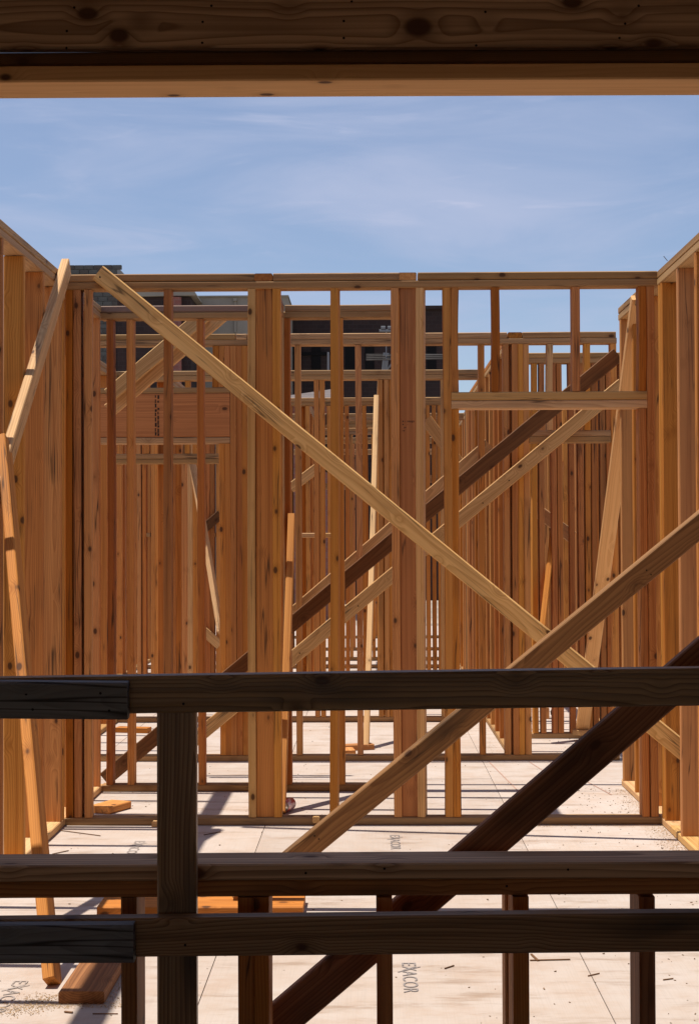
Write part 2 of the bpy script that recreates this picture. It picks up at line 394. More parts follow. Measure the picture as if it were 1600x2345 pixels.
# ================================================================== OPENING IN FRONT OF THE CAMERA
D0 = 3.66; W6 = 0.140
win = empty('window_framing', (0, D0, 0), 'dark window rough opening framing with double sill and header nearest the camera', 'window frame')
xl, xr = -1.56, 1.56
def hor(name, ya, yb, d, th, depth, mat, parent, seg=5):
    """horizontal board whose front top edge runs through photo rows ya (left edge) and yb (right edge)"""
    a, b_ = P(0, ya, d), P(1600, yb, d); k = (b_-a)/(b_.x-a.x)
    p0 = a+k*(xl-a.x); p1 = a+k*(xr-a.x); c = Vector((0, depth/2, -th/2))
    return lumber(name, p0+c, p1+c, (0, 1, 0), depth, th, mat, parent, seg=seg, bow=0.002, twist=0.0, ch=0.004)
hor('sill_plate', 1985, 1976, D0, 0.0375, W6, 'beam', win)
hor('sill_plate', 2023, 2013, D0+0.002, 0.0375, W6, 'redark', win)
zs = Zc(2057, D0)
for px0, extra in ((274, 0), (541, 0), (575.5, 0.004), (857, 0), (1169, 0), (1457, 0)):
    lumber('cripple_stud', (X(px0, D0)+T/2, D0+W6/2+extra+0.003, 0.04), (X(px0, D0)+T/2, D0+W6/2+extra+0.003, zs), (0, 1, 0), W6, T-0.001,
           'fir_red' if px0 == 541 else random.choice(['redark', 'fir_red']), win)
lumber('cripple_stud', (X(1150, D0+0.15)+T/2, D0+0.19, 0.04), (X(1150, D0+0.15)+T/2, D0+0.19, zs), (0, 1, 0), W4, T, 'fir', win)
lumber('bottom_plate', (xl, D0+W6/2, 0.019), (xr, D0+W6/2, 0.019), (0, 1, 0), W6, T, 'dark', win)
hor('head_plate', 151, 143, D0, 0.038, W6, 'bright', win)
hb = hor('header_board', -172, -180, D0+0.0, 0.292, 0.038, 'beam', win)
iv = hb.matrix_world.inverted() if hb.parent is None else (hb.parent.matrix_basis @ hb.matrix_basis).inverted()
kk = [(*(iv @ P(px, py, D0)), r) for px, py, r in ((272, 80, 0.020), (957, 60, 0.028), (1310, 2, 0.02))]
hb.data.materials[0] = wood('knotty_header_lumber', (0.60, 0.400, 0.250), (0.21, 0.112, 0.056), stain=0.2, ring=0.012, contrast=1.0, knot=0.17, bump=0.5, knots=kk)
hor('filler_strip', 120, 112, D0+0.022, 0.030, 0.10, 'dark', win)
hor('header_board', -172, -180, D0+0.10, 0.292, 0.038, 'beam', win)
for s in (-1, 1):
    lumber('king_stud', (s*1.585, D0+W6/2, 0.04), (s*1.585, D0+W6/2, 2.85), (0, 1, 0), W6, T, 'fir', win)
for px, py in ((153, 70), (152, 109), (170, 16), (463, 97), (464, 49), (484, 12), (787, 47), (787, 86), (805, 2), (1090, 103), (1111, 26), (1418, 86), (1431, 53), (1462, 12)):
    p = P(px, py, D0-0.0008); r = 0.0032
    vs = [p+Vector((math.cos(a)*r, 0, math.sin(a)*r)) for a in [i*math.pi/4 for i in range(8)]]
    mesh('nail_head', vs+[p+Vector((0, 0.004, 0))], [tuple(range(8))], M['hole'], win)

# temporary guard rail across the opening: rails, post and the two scab boards
rail = empty('guard_rail', P(406, 2345, 3.55), 'dark timber guard rail of two long boards nailed to one post', 'guard rail')
def rboard(name, pts, d, th, mat, parent, ext=1.58, x_end=None):
    (xa, t0, b0), (xb, t1, b1) = pts
    a0, a1 = P(xa, (t0+b0)/2, d), P(xb, (t1+b1)/2, d); k = (a1-a0)/(a1.x-a0.x)
    p0 = a0+k*(-ext-a0.x); p1 = (a0+k*(ext-a0.x)) if x_end is None else P(*x_end, d)
    if x_end is not None: p1 = a0+k*(p1.x-a0.x)
    wd = ((b0-t0)+(b1-t1))/2*d/F
    c = Vector((0, th/2, 0))
    return lumber(name, p0+c, p1+c, (0, -0.08, 1), wd, th, mat, parent, seg=6, bow=0.002, twist=0.004, ch=0.005)
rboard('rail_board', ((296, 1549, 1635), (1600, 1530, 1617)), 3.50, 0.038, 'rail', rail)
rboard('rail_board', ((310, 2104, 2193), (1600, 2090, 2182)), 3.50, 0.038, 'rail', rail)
pc = P(406, 1700, 3.561).x
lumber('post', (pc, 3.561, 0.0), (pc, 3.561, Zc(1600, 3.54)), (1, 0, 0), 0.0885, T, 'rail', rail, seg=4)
sc1 = rboard('scab_board', ((0, 1561, 1647), (290, 1563, 1648)), 3.46, 0.037, 'grey', None, x_end=(291, 1600))
tag(sc1, 'cracked grey weathered board end lapped over the upper guard rail', 'board')
sc2 = rboard('scab_board', ((0, 2121, 2209), (300, 2118, 2207)), 3.46, 0.037, 'grey', None, x_end=(305, 2150))
tag(sc2, 'black weathered board end lapped over the lower guard rail', 'board')

# ================================================================== ROOM WALLS
D1 = 7.71; D2 = 8.745; D3 = 9.95; D4 = 12.1; D5 = 14.4
XL = -1.504; XR = 1.407

def longwall(label, x_in, side, d0, d1, studs, joints, mats=None):
    """side wall; x_in is the face towards the room, side -1 left, +1 right"""
    xl_ = x_in-W4 if side < 0 else x_in
    e = empty('stud_wall', (x_in, d0, 0), label, 'stud wall', 'stud walls of the framed rooms')
    cuts = [d0]+joints+[d1]
    for a, b_ in zip(cuts[:-1], cuts[1:]):
        plate_y(e, xl_, a+0.001, b_-0.001, 0, 'pine', 'bottom_plate')
    plate_y(e, xl_, d0, d1, ZS1, 'plate'); plate_y(e, xl_, d0, d1, TOP-T, 'plate')
    for d in studs: stud_y(e, xl_, d, mat=random.choice(['fir', 'fir', 'fir_red']))
    return e
ls = [7.60-0.4064*i for i in range(0, 9)]
lw = longwall('long stud wall running along the left side of the near room', XL, -1, 4.02, D2+0.05, ls+[7.655, 8.02, 8.43, 8.69], [7.3])
rs_ = [7.60-0.400*i for i in range(0, 9)]
rwl = longwall('long stud wall running along the right side of the near room', XR, 1, 4.02, 8.93, rs_+[7.66, 8.02, 8.45, 8.86], [7.48])
# nail standing out of the right hand plate
nl = P(1528, 597, 7.35); lumber('bent_nail', nl, P(1519, 586, 7.35), (0, 1, 0), 0.003, 0.003, 'fir', None, bow=0, twist=0, ch=0.0008)
o = bpy.data.objects['bent_nail']; o.data.materials[0] = M['steel']; tag(o, 'thin nail standing out of the right wall top plate against the sky', 'nail')

# ---- first cross wall
w1 = empty('stud_wall', (0, D1, 0), 'nearest cross stud wall with a door opening on its right', 'stud wall', 'stud walls of the framed rooms')
plate_x(w1, XL, XR, D1, 0, 'plate', 'bottom_plate', seg=6)
plate_x(w1, XL, XR, D1, ZS1, 'plate', seg=6)
for a, b_ in ((150, 581.5), (625, 914), (956.5, 1504)):
    plate_x(w1, X(a, D1, 630), X(b_, D1, 630), D1, TOP-T, 'plate')
x1 = lambda px: X(px, D1)
for px in (149, 168): stud_x(w1, x1(px), D1, mat=random.choice(['fir_red', 'fir']))
stud_x(w1, x1(191.5), D1, mat='fir', yaw=-0.10)
stud_x(w1, x1(374.5), D1, mat='fir_red')
stud_x(w1, x1(568), D1, mat='pine'); stud_x(w1, x1(625.5), D1, mat='fir')
flat_x(w1, x1(583.5)+0.003, D1, mat='fir_red', back=0.012)
stud_x(w1, x1(757), D1, mat='fir', lean=0.007, yaw=0.10)
stud_x(w1, x1(898.5), D1, mat='fir'); stud_x(w1, x1(956.5), D1, mat='pine', yaw=0.16)
flat_x(w1, x1(915.3)+0.003, D1, mat='fir_red', back=0.012)
stud_x(w1, x1(1016.5), D1, mat='fir')
zh0, zh1 = Zc(935.5, D1, 1260), Zc(896, D1, 1260)
zm = (zh0+zh1)/2
stud_x(w1, x1(1035), D1, z1=zh0, mat='fir', name='trimmer_stud'); stud_x(w1, x1(1465), D1, z1=zh0, mat='fir_red', name='trimmer_stud')
for px in (1035, 1127.5, 1313, 1465): stud_x(w1, x1(px), D1, z0=zh1, mat=random.choice(['fir_red', 'fir']), name='cripple_stud')
for za, zb in ((zh0, zm), (zm, zh1)):
    lumber('header_plate', (x1(1035), D1+W4/2, (za+zb)/2), (x1(1484), D1+W4/2, (za+zb)/2), (0, 1, 0), W4, zb-za-0.0015, 'pine', w1, bow=0, twist=0)
stud_x(w1, x1(1485), D1, mat='fir')
for px, py in ((357, 1887), (724, 1876)):
    p = P(px, py, D1-0.02); lumber('wood_cleat', p+Vector((0, -0.03, 0)), p+Vector((0, 0.03, 0)), (1, 0, 0), 0.034, 0.03, 'pine', w1)

# ---- partitions behind the first wall (their top plates lap over it)
def partition(label, xc, d0, d1, lap, studs, mat=None):
    e = empty('stud_wall', (xc, d0, 0), label, 'stud wall', 'stud walls of the framed rooms')
    xl_ = xc-W4/2
    plate_y(e, xl_, d0, d1, 0, 'plate', 'bottom_plate'); plate_y(e, xl_, d0, d1, ZS1, 'plate')
    plate_y(e, xl_, d0-lap, d1, TOP-T, mat or 'plate')
    for d in studs: stud_y(e, xl_, d)
    return e
pA = partition('short partition behind the flat post left of centre', (x1(585)+x1(624))/2, D1+W4+0.002, D2-0.002, W4, [D1+0.13, 8.15, 8.52, D2-0.045], 'fir_red')
pB = partition('short partition behind the flat post right of centre', (x1(916)+x1(955))/2, D1+W4+0.002, D2+W4, W4, [D1+0.13, 8.15, 8.52, D2-0.01], 'fir')

# ---- second cross wall (left half only)
w2 = empty('stud_wall', (-0.65, D2, 0), 'half width cross stud wall with greyed top plate behind the nearest one', 'stud wall', 'stud walls of the framed rooms')
x2 = lambda px: X(px, D2)
xe = (x1(916)+x1(955))/2-W4/2-0.002
plate_x(w2, XL, xe, D2, 0, 'plate', 'bottom_plate'); plate_x(w2, XL, xe, D2, ZS1, 'plate')
plate_x(w2, XL, X(641, D2, 720), D2, TOP-T, 'greyplate'); plate_x(w2, X(652, D2, 720), xe, D2, TOP-T, 'plate')
for px, m_ in ((243, 'fir_red'), (290.5, 'fir'), (452, 'fir_red'), (569, 'fir'), (650.5, 'fir_red'), (772, 'fir')): stud_x(w2, x2(px), D2, mat=m_)

# ---- third cross wall
w3 = empty('stud_wall', (0, D3, 0), 'third cross stud wall with a deep header on its left', 'stud wall', 'stud walls of the framed rooms')
x3 = lambda px: X(px, D3)
XL3, XR3 = -1.95, x3(1415)
plate_x(w3, XL3, XR3, D3, 0, 'plate', 'bottom_plate', seg=6); plate_x(w3, XL3, XR3, D3, ZS1, 'plate', seg=6)
for a, b_, m_ in ((190, 540, 'plate'), (541.5, 566, 'pine'), (567, 1164, 'plate'), (1199, 1414, 'plate')):
    plate_x(w3, x3(a), x3(b_)-0.002, D3, TOP-T, m_)
zA, zB, zC, zD = Zc(1016, D3, 400), Zc(1001, D3, 400), Zc(900, D3, 400), Zc(887, D3, 400)
lumber('header_plate', (x3(200), D3+W4/2, (zA+zB)/2), (x3(527), D3+W4/2, (zA+zB)/2), (0, 1, 0), W4, zB-zA-0.001, 'plate', w3)
lumber('header_board', (x3(200), D3+0.02, (zB+zC)/2), (x3(527), D3+0.02, (zB+zC)/2), (0, 0, 1), zC-zB-0.002, 0.038, 'lvl', w3, bow=0, twist=0)
lumber('header_board', (x3(200), D3+0.07, (zB+zC)/2), (x3(527), D3+0.07, (zB+zC)/2), (0, 0, 1), zC-zB-0.002, 0.038, 'lvl', w3, bow=0, twist=0)
lumber('header_plate', (x3(200), D3+W4/2, (zC+zD)/2), (x3(527), D3+W4/2, (zC+zD)/2), (0, 1, 0), W4, zD-zC-0.001, 'plate', w3)
for px in (487, 500.5, 514): stud_x(w3, x3(px), D3, z0=zD, mat='fir_red', name='cripple_stud')
for px in (502, 514.5): stud_x(w3, x3(px), D3, z1=zA, mat='fir', name='trimmer_stud')
for px in (528, 541.3, 554.6): stud_x(w3, x3(px), D3, mat=random.choice(['fir', 'fir_red']))
for px, m_ in ((208, 'fir'), (676.5, 'fir'), (815.5, 'fir'), (952, 'fir'), (1097, 'fir_red'), (1153.5, 'fir'), (1173, 'fir_red'), (1186.5, 'fir'), (1200, 'fir')): stud_x(w3, x3(px), D3, mat=m_)
zE, zF, zG = Zc(1014, D3, 1300), Zc(999, D3, 1300), Zc(985, D3, 1300)
for a, b_ in ((zE, zF), (zF, zG)):
    lumber('header_plate', (x3(1214), D3+W4/2, (a+b_)/2), (x3(1400), D3+W4/2, (a+b_)/2), (0, 1, 0), W4, b_-a-0.001, 'plate', w3, bow=0, twist=0)
stud_x(w3, x3(1254.5), D3, z0=zG, mat='pine', name='cripple_stud')
stud_x(w3, x3(1340), D3, z0=zG, mat='fir', name='cripple_stud')
stud_x(w3, x3(1401), D3, mat='fir')

# ---- partition on the right that runs deep to the back
pC = partition('deep partition running back on the right half', 0.915, D3+W4+0.002, D5, W4, [D3+0.11, 10.36, 10.77, 11.17, 11.58, 11.98, 12.4, 12.8, 13.2, 13.62, 14.02, 14.33], 'fir_red')

# ---- wall closing the small closet on the right
DC = 11.05
wc = empty('stud_wall', (1.6, DC, 0), 'short cross wall behind the right hand door opening', 'stud wall', 'stud walls of the framed rooms')
plate_x(wc, 0.965, 2.3, DC, 0, 'plate', 'bottom_plate'); plate_x(wc, 0.965, 2.3, DC, ZS1, 'plate'); plate_x(wc, 0.965, 2.3, DC, TOP-T, 'plate')
for px in (1219, 1236, 1262, 1276, 1303, 1325, 1342, 1356, 1374, 1388, 1420): stud_x(wc, X(px, DC), DC, z1=ZS1, mat=random.choice(['fir', 'fir_red', 'fir_red']))

# ---- walls farther back
def farwall(label, d, x0, x1_, xs, plates=True, door=None):
    e = empty('stud_wall', ((x0+x1_)/2, d, 0), label, 'stud wall', 'stud walls of the framed rooms')
    plate_x(e, x0, x1_, d, 0, 'plate', 'bottom_plate')
    plate_x(e, x0, x1_, d, ZS1, 'plate'); plate_x(e, x0, x1_, d, TOP-T, 'plate')
    for x in xs:
        if door and door[0]-0.02 < x < door[1]-0.02:
            stud_x(e, x, d, z0=2.072, name='cripple_stud')
        else: stud_x(e, x, d)
    if door:
        lumber('header_plate', (door[0], d+W4/2, 2.012), (door[1], d+W4/2, 2.012), (0, 1, 0), W4, T, 'plate', e)
        lumber('header_plate', (door[0], d+W4/2, 2.0515), (door[1], d+W4/2, 2.0515), (0, 1, 0), W4, T, 'plate', e)
        stud_x(e, door[0]-T, d); stud_x(e, door[1], d)
    return e
x4 = lambda px: X(px, D4)
xs4 = [x4(p) for p in (150, 205, 330, 424, 540, 600, 720, 733, 866, 880, 892, 935, 950, 1010)]
farwall('fourth cross stud wall seen through the middle rooms', D4, -2.6, 0.868, xs4, door=(x4(255), x4(503)))
b4 = empty('wall_blocking', P(400, 1225, D5), 'horizontal blocking row nailed between studs behind the left opening', 'blocking')
for a, b_ in ((323, 326), (335.5, 345), (376, 409), (444, 472), (491, 494)):
    lumber('block', P(a, 1225, D5+0.05), P(b_, 1225, D5+0.05), (0, 1, 0), W4, T, 'plate', b4)
b5 = empty('wall_blocking', P(720, 1226, 13), 'two short horizontal blocks between studs left of the middle', 'blocking')
for a, b_ in ((688, 721), (740, 758)): lumber('block', P(a, 1226, 13.0), P(b_, 1226, 13.0), (0, 1, 0), W4, T, 'pine', b5)
xs5 = [x for x in [-3.2+0.4064*i for i in range(15)] if x < 2.7 and not (-2.2 < x < -1.38)]
xs5 = xs5+[X(p, D5) for p in (313, 326, 345, 354, 366, 409, 424, 434, 472, 481, 494, 976, 990, 1003, 1207, 1216, 1225, 1234, 700, 750, 766, 790, 830, 1022, 1040)]
farwall('fifth cross stud wall crossing behind the fourth one', D5, -3.3, 2.8, xs5, door=None)
for lab, d, off, door in (('sixth cross stud wall crossing near the back', 16.2, 0.1, (0.45, 0.95)), ('seventh cross stud wall crossing near the back', 18.3, 0.25, (-0.95, -0.25)), ('thin stud wall between the back rooms', 17.2, 0.17, None), ('last cross stud wall before the open ground', 20.0, 0.0, None), ('outermost stud wall at the far edge of the deck', 22.5, 0.3, None)):
    xs = [-3.9+off+0.4064*i for i in range(19)]
    farwall(lab, d, -4.0, 3.9, xs, door=door)
for lab, xc, d0, d1 in (('deep partition far back on the left behind the header', -1.62, D4+W4, 16.1), ('deep partition far back left of centre', -0.62, D5+W4, 18.2), ('deep partition far back near the middle', 0.1, D4+W4, D5-0.01),
                        ('deep partition far back on the right edge', 1.75, DC+W4, 16.1), ('narrow partition at the far left behind the third wall', -2.0, D3+W4, D4-0.01), ('deep partition farthest back on the right', 1.0, D5+W4, 19.9), ('deep partition farthest back on the left', -2.6, D5+W4, 19.9)):
    n = int((d1-d0)/0.4064)
    partition(lab, xc, d0+0.003, d1-0.003, 0, [d0+0.02+0.4064*i for i in range(n+1) if d0+0.02+0.4064*i < d1-0.05])

# ================================================================== BRACES
def brace(p0, p1, wdir, label, mat='pine', wd=0.086, th=0.038, seg=4, endcut=0.0, name='diagonal_brace', bow=None, cat='brace'):
    o = lumber(name, p0, p1, wdir, wd, th, mat, None, seg=seg, endcut=endcut, bow=bow, ch=0.004)
    return tag(o, label, cat, 'temporary braces')
UP = (0, 0, 1)
brace(P(226, 625, 7.688), P(1580, 1733, 7.29), UP, 'long pale brace falling from upper left to lower right across the nearest cross wall', 'pine', wd=0.083, seg=6)
brace(P(548, 2070, 5.95), P(1760, 1072, 5.95), (0, -0.13, 1), 'tan brace with a sunlit upper edge rising from the floor to the right', 'stained', wd=0.088, seg=6)
brace(P(470, 2483, 3.87), P(1760, 1376, 3.87), UP, 'dark brown brace right behind the sill rising to the right', 'redark', wd=0.089, seg=6)
brace(P(240, 1785, 9.02), P(1414, 812, 8.98), UP, 'dark stained brace rising right behind the half width wall', 'dark', wd=0.086, seg=6)
brace(P(392, 1738, 9.905), P(1425, 880, 9.905), UP, 'pale brace rising right just under the dark stained one', 'pine', wd=0.086, seg=6)
brace(P(520, 1536, 10.062), P(1120, 1018, 10.062), UP, 'tan brace rising right just above and behind the dark stained one', 'pine', wd=0.086, seg=6)
# crossed pair in the upper left behind the half wall
brace(P(250, 905, 9.3), P(472, 718, 9.3), UP, 'upper of two parallel tan braces in the upper left bays', 'pine', wd=0.085)
brace(P(250, 940, 9.36), P(512, 718, 9.36), UP, 'lower of two parallel tan braces in the upper left bays', 'pine', wd=0.085)
YD = Vector((0, 1, 0))
# left wall: sunlit brace along the wall, and the prop that meets it
l0, l1 = Vector((-1.482, 7.63, 2.735)), Vector((-1.482, 4.45, 0.19))
brace(l0, l1, Vector((0, 1, -1)), 'brace along the left wall with bright sunlit patches on its edge', 'pine', wd=0.089, seg=6)
brace(Vector((P(120, 2250, 4.93).x, 4.93, 0.01)), P(-8, 1010, 6.38)+Vector((0.03, 0, 0)), Vector((0.15, 1, -0.6)), 'leaning prop standing on the floor in front of the left wall', 'fir', wd=0.089, seg=6)
# leaning props between the cross walls
brace(Vector((-0.462, 8.03, 0.005)), P(668, 1183, D2-0.03), Vector((0, 1, -0.4)), 'sunlit prop leaning on the half width wall beside the left post', 'fir', wd=0.089)
brace(Vector((P(838, 1717, 10.5).x, 10.5, 0.005)), P(862, 912, D4-0.05), Vector((0.05, 1, -0.4)), 'bright sunlit prop leaning back in the middle of the view', 'pine', wd=0.089, seg=5)
brace(P(1464, 680, 8.35), P(1333, 1668, 10.95), Vector((1, 0.15, 0)), 'pale prop slanting down beside the right wall behind the door opening', 'bright', wd=0.089, seg=5)
brace(P(1284, 1060, DC+0.3), P(1228, 1560, DC-0.25), Vector((0.2, 1, 0)), 'thin prop leaning left behind the right hand door opening', 'fir', wd=0.089)
brace(P(441, 1062, D4+0.9), P(506, 1450, D4+0.2), Vector((0, 1, 0.5)), 'thin sunlit prop slanting down right behind the left opening', 'pine', wd=0.089)
brace(P(975, 960, 13.0), P(1050, 1062, 13.0), UP, 'tan brace end falling right in the gap beside the door opening', 'pine', wd=0.10)
brace(P(665, 1118, 13.6), P(775, 1035, 13.6), UP, 'far tan brace rising right behind the left middle studs', 'pine', wd=0.085)
brace(P(455, 1436, D5-0.025), P(504, 1478, D5-0.025), UP, 'far pale brace falling right behind the left opening', 'pine', wd=0.085)
brace(P(432, 1240, D5-0.025), P(505, 1178, D5-0.025), UP, 'far dark brace rising right behind the left opening', 'dark', wd=0.085)
brace(P(690, 1010, 16.0), P(780, 930, 16.0), UP, 'farthest brace rising right in front of the arched brick wall', 'dark', wd=0.085)
brace(P(1205, 1150, DC+0.4), P(1310, 1230, DC+0.4), UP, 'far pale brace falling right behind the right opening', 'pine', wd=0.09)

def nails(o, pts, d):
    for px, py in pts:
        p = P(px, py, d); r = 0.003 if d < 6 else 0.0045
        mesh('nail_head', [p+Vector((math.cos(a)*r, -0.001, math.sin(a)*r)) for a in [i*math.pi/4 for i in range(8)]]+[p+Vector((0, 0.003, 0))], [tuple(range(8))]+[(i, (i+1) % 8, 8) for i in range(8)], M['hole'], o)
BR = {o['label']: o for o in bpy.data.objects if o.name.startswith('diagonal_brace')}
def bl(t): return [o for k, o in BR.items() if t in k][0]
nails(bl('long pale brace'), ((229, 634), (238, 630), (243, 632), (247, 633), (604, 940), (596, 930), (940, 1212), (948, 1206)), 7.6675)
nails(bl('tan brace with'), ((720, 1915), (730, 1922), (1480, 1306), (1490, 1316)), 5.925)
nails(bl('pale brace rising right just'), ((820, 1388), (686, 1496), (1105, 1152), (1165, 1100)), 9.884)
nails(rail, ((390, 1575), (420, 1612), (392, 2128), (424, 2165)), 3.4985)
nails(sc1, ((60, 1590), (75, 1625), (230, 1588), (250, 1628)), 3.4585)
nails(win, ((880, 1990), (700, 2000), (1300, 1992), (1160, 2030)), 3.6585)

# ================================================================== LOOSE THINGS ON THE FLOOR
def scrap(p0, p1, wdir, wd, th, mat, label, cat='wood scrap', group='scrap lumber on the floor'):
    o = lumber('scrap_board', p0, p1, wdir, wd, th, mat, None, bow=0, twist=0, ch=0.004); return tag(o, label, cat, group)
scrap((-0.876, 4.735, 0.0195), (-0.876, 5.40, 0.0195), (1, 0, 0), 0.138, 0.038, 'redark', 'wide plank lying on the floor at the bottom left, end grain forward')
scrap((-1.02, 5.94, 0.0195), (X(695, 6.0), 5.94, 0.0195), (0, 1, 0), 0.235, 0.038, 'lvl', 'reddish plank lying flat behind the post')
a = P(217, 1862, 8.03); 
scrap(Vector((X(243, 8.1)-0.0, 8.12, 0.0195))+Vector((-0.028, -0.075, 0)), Vector((X(243, 8.1), 8.12, 0.0195))+Vector((0.055, 0.11, 0)), (1, -0.35, 0), 0.125, 0.037, 'fir', 'orange cut off block on the floor inside the left bay')
scrap((-0.21, 10.45, 0.0195), (0.0, 10.52, 0.0195), (0, 1, 0), 0.089, 0.038, 'fir_red', 'reddish block under the foot of the bright prop')
scrap((-0.17, 10.33, 0.0195), (-0.15, 10.16, 0.0195), (1, 0, 0), 0.089, 0.038, 'fir', 'small block nearer the camera under the bright prop')
p = P(1334, 1683, 10.88); scrap(Vector((p.x-0.055, 10.95, 0.058)), Vector((p.x+0.05, 10.92, 0.058)), (0, 1, 0), 0.089, 0.038, 'pine', 'pale block under the foot of the prop by the right door opening')
scrap((-1.86, 11.5, 0.0195), (-1.62, 11.45, 0.0195), (0, 1, 0), 0.089, 0.038, 'fir_red', 'reddish block on the floor far behind the left corner stud')
# drink can lying on its side
def lathe(name, prof, mat, parent, Mw, n=28):
    vs, fs = [], []
    for r, y in prof:
        for k in range(n): vs.append((r*math.cos(2*math.pi*k/n), y, r*math.sin(2*math.pi*k/n)))
    for i in range(len(prof)-1):
        for k in range(n): fs.append((i*n+k, i*n+(k+1) % n, (i+1)*n+(k+1) % n, (i+1)*n+k))
    fs.append(tuple(range(n))); fs.append(tuple((len(prof)-1)*n+k for k in reversed(range(n))))
    return mesh(name, vs, fs, mat, parent, Mw, True)
cp = P(656, 1842, 8.05); can = empty('drink_can', (cp.x, 8.10, 0.0), 'red and pink drink can lying on its side beside the left post', 'can')
Mc = Matrix.Translation((cp.x, 8.10, 0.0335)) @ Matrix.Rotation(math.radians(-14), 4, 'Z')
lathe('can_body', [(0.026, -0.055), (0.029, -0.052), (0.033, -0.040), (0.033, 0.048), (0.027, 0.058)], M['can'], can, Mc)
lathe('can_lid', [(0.0265, -0.0575), (0.0268, -0.0585), (0.0255, -0.0585), (0.0245, -0.0545), (0.004, -0.054)], M['alu'], can, Mc)
mesh('can_tab', [(-0.006, -0.0565, 0.0), (0.006, -0.0565, 0.0), (0.007, -0.0565, 0.012), (-0.007, -0.0565, 0.012), (-0.006, -0.0555, 0.0), (0.006, -0.0555, 0.0), (0.007, -0.0555, 0.012), (-0.007, -0.0555, 0.012)],
     [(0, 1, 2, 3), (7, 6, 5, 4), (0, 4, 5, 1), (2, 6, 7, 3), (1, 5, 6, 2), (0, 3, 7, 4)], M['steel'], can, Mc)
mesh('can_mouth', [(0.012*math.cos(a), -0.0562, -0.011+0.007*math.sin(a)) for a in [i*math.pi/6 for i in range(12)]], [tuple(range(12))], M['hole'], can, Mc)
# coil of strapping far back on the right
cq = P(1272, 1627, 12.35); coil = empty('wire_coil', (cq.x, 12.3, 0), 'small dark coil and brown block on the far floor right of centre', 'coil')
Mq = Matrix.Translation((cq.x, 12.3, 0.046))
lathe('coil_ring', [(0.022, -0.02), (0.044, -0.02), (0.046, -0.012), (0.046, 0.012), (0.044, 0.02), (0.022, 0.02)], M['hole'], coil, Mq)
lathe('coil_hub', [(0.010, -0.023), (0.018, -0.023), (0.018, 0.023), (0.010, 0.023)], M['chip'], coil, Mq)
lumber('coil_block', (cq.x-0.085, 12.26, 0.045), (cq.x-0.085, 12.34, 0.045), (0, 0, 1), 0.085, 0.05, 'fir', coil)

# ---- chips, nails, splinters, sawdust
def flakes(name, pts, mat, label, cat, smin, smax, kind='stuff'):
    vs, fs = [], []
    for (x, y) in pts:
        a = random.uniform(0, math.pi*2); l = random.uniform(smin, smax); wd = l*random.uniform(0.15, 0.7); h = random.uniform(0.0005, 0.25*l)
        c, s = math.cos(a), math.sin(a); b = len(vs); tilt = random.uniform(0, 0.25)*l
        for (u, v, zz) in ((-l, -wd, 0), (l, -wd*0.6, 0), (l*0.8, wd, 0), (-l*0.9, wd*0.7, 0)):
            vs.append((x+(u*c-v*s)/2, y+(u*s+v*c)/2, 0.0012))
        for (u, v, zz) in ((-l, -wd, 0), (l, -wd*0.6, 0), (l*0.8, wd, 0), (-l*0.9, wd*0.7, 0)):
            vs.append((x+(u*c-v*s)/2, y+(u*s+v*c)/2, 0.0014+h+(tilt if u > 0 else 0)))
        fs += [(b, b+3, b+2, b+1), (b+4, b+5, b+6, b+7)]+[(b+i, b+(i+1) % 4, b+4+(i+1) % 4, b+4+i) for i in range(4)]
    o = mesh(name, vs, fs, mat); return tag(o, label, cat, kind=kind)
rnd = random.Random(3)
pts = [(rnd.uniform(-1.4, 1.38), rnd.uniform(4.4, 7.65)) for _ in range(170)]
pts += [(1.38-abs(rnd.gauss(0, 0.45)), rnd.uniform(4.5, 7.65)) for _ in range(200)]
pts += [(rnd.uniform(-1.4, 1.38), rnd.uniform(7.85, 9.9)) for _ in range(150)]
pts += [(1.38-abs(rnd.gauss(0, 0.25)), rnd.uniform(7.85, 8.9)) for _ in range(120)]
pts += [(rnd.uniform(-1.4, 1.5), rnd.uniform(10.1, 12)) for _ in range(120)]
flakes('floor_debris', pts, M['chip'], 'dark chips and nail heads scattered on the pale floor', 'debris', 0.003, 0.010)
pts = [(1.405-abs(rnd.gauss(0, 0.05)), rnd.uniform(6.8, 7.68)) for _ in range(1300)]+[(1.405-abs(rnd.gauss(0, 0.04)), rnd.uniform(7.85, 8.8)) for _ in range(600)]
pts += [(rnd.uniform(0.55, 1.38), 7.70-abs(rnd.gauss(0, 0.025))) for _ in range(700)]
pts += [(rnd.gauss(-1.03, 0.05)+t*0.12, 4.72+t*0.16+rnd.gauss(0, 0.02)) for t in [rnd.uniform(-0.6, 0.7) for _ in range(1100)]]
pts += [(rnd.uniform(-1.0, -0.72), rnd.gauss(4.715, 0.014)) for _ in range(260)]+[(rnd.gauss(-0.79, 0.015), rnd.uniform(4.72, 5.2)) for _ in range(200)]
pts += [(0.83-abs(rnd.gauss(0, 0.05)), rnd.uniform(10.1, 12)) for _ in range(200)]+[(rnd.uniform(-1.4, 0.1), 8.735-abs(rnd.gauss(0, 0.02))) for _ in range(200)]
flakes('sawdust', pts, M['dust'], 'tan sawdust and shavings along the plates and by the plank', 'sawdust', 0.0015, 0.005)
def splinter(px0, py0, px1, py1, label, wd=0.008, mat='chip'):
    def fp(px, py):
        c = R @ Vector(((px-800)/F, (1172.5-py)/F, -1)); t = -H/c.z; return Vector((c.x*t, c.y*t, 0.003))
    a, b_ = fp(px0, py0), fp(px1, py1)
    o = lumber('wood_splinter', a, b_, (0, 0, 1), 0.004, wd*0.4, 'dark', None, seg=3, bow=0.0, twist=0.1, ch=0.001)
    return tag(o, label, 'splinter', 'loose splinters on the floor')
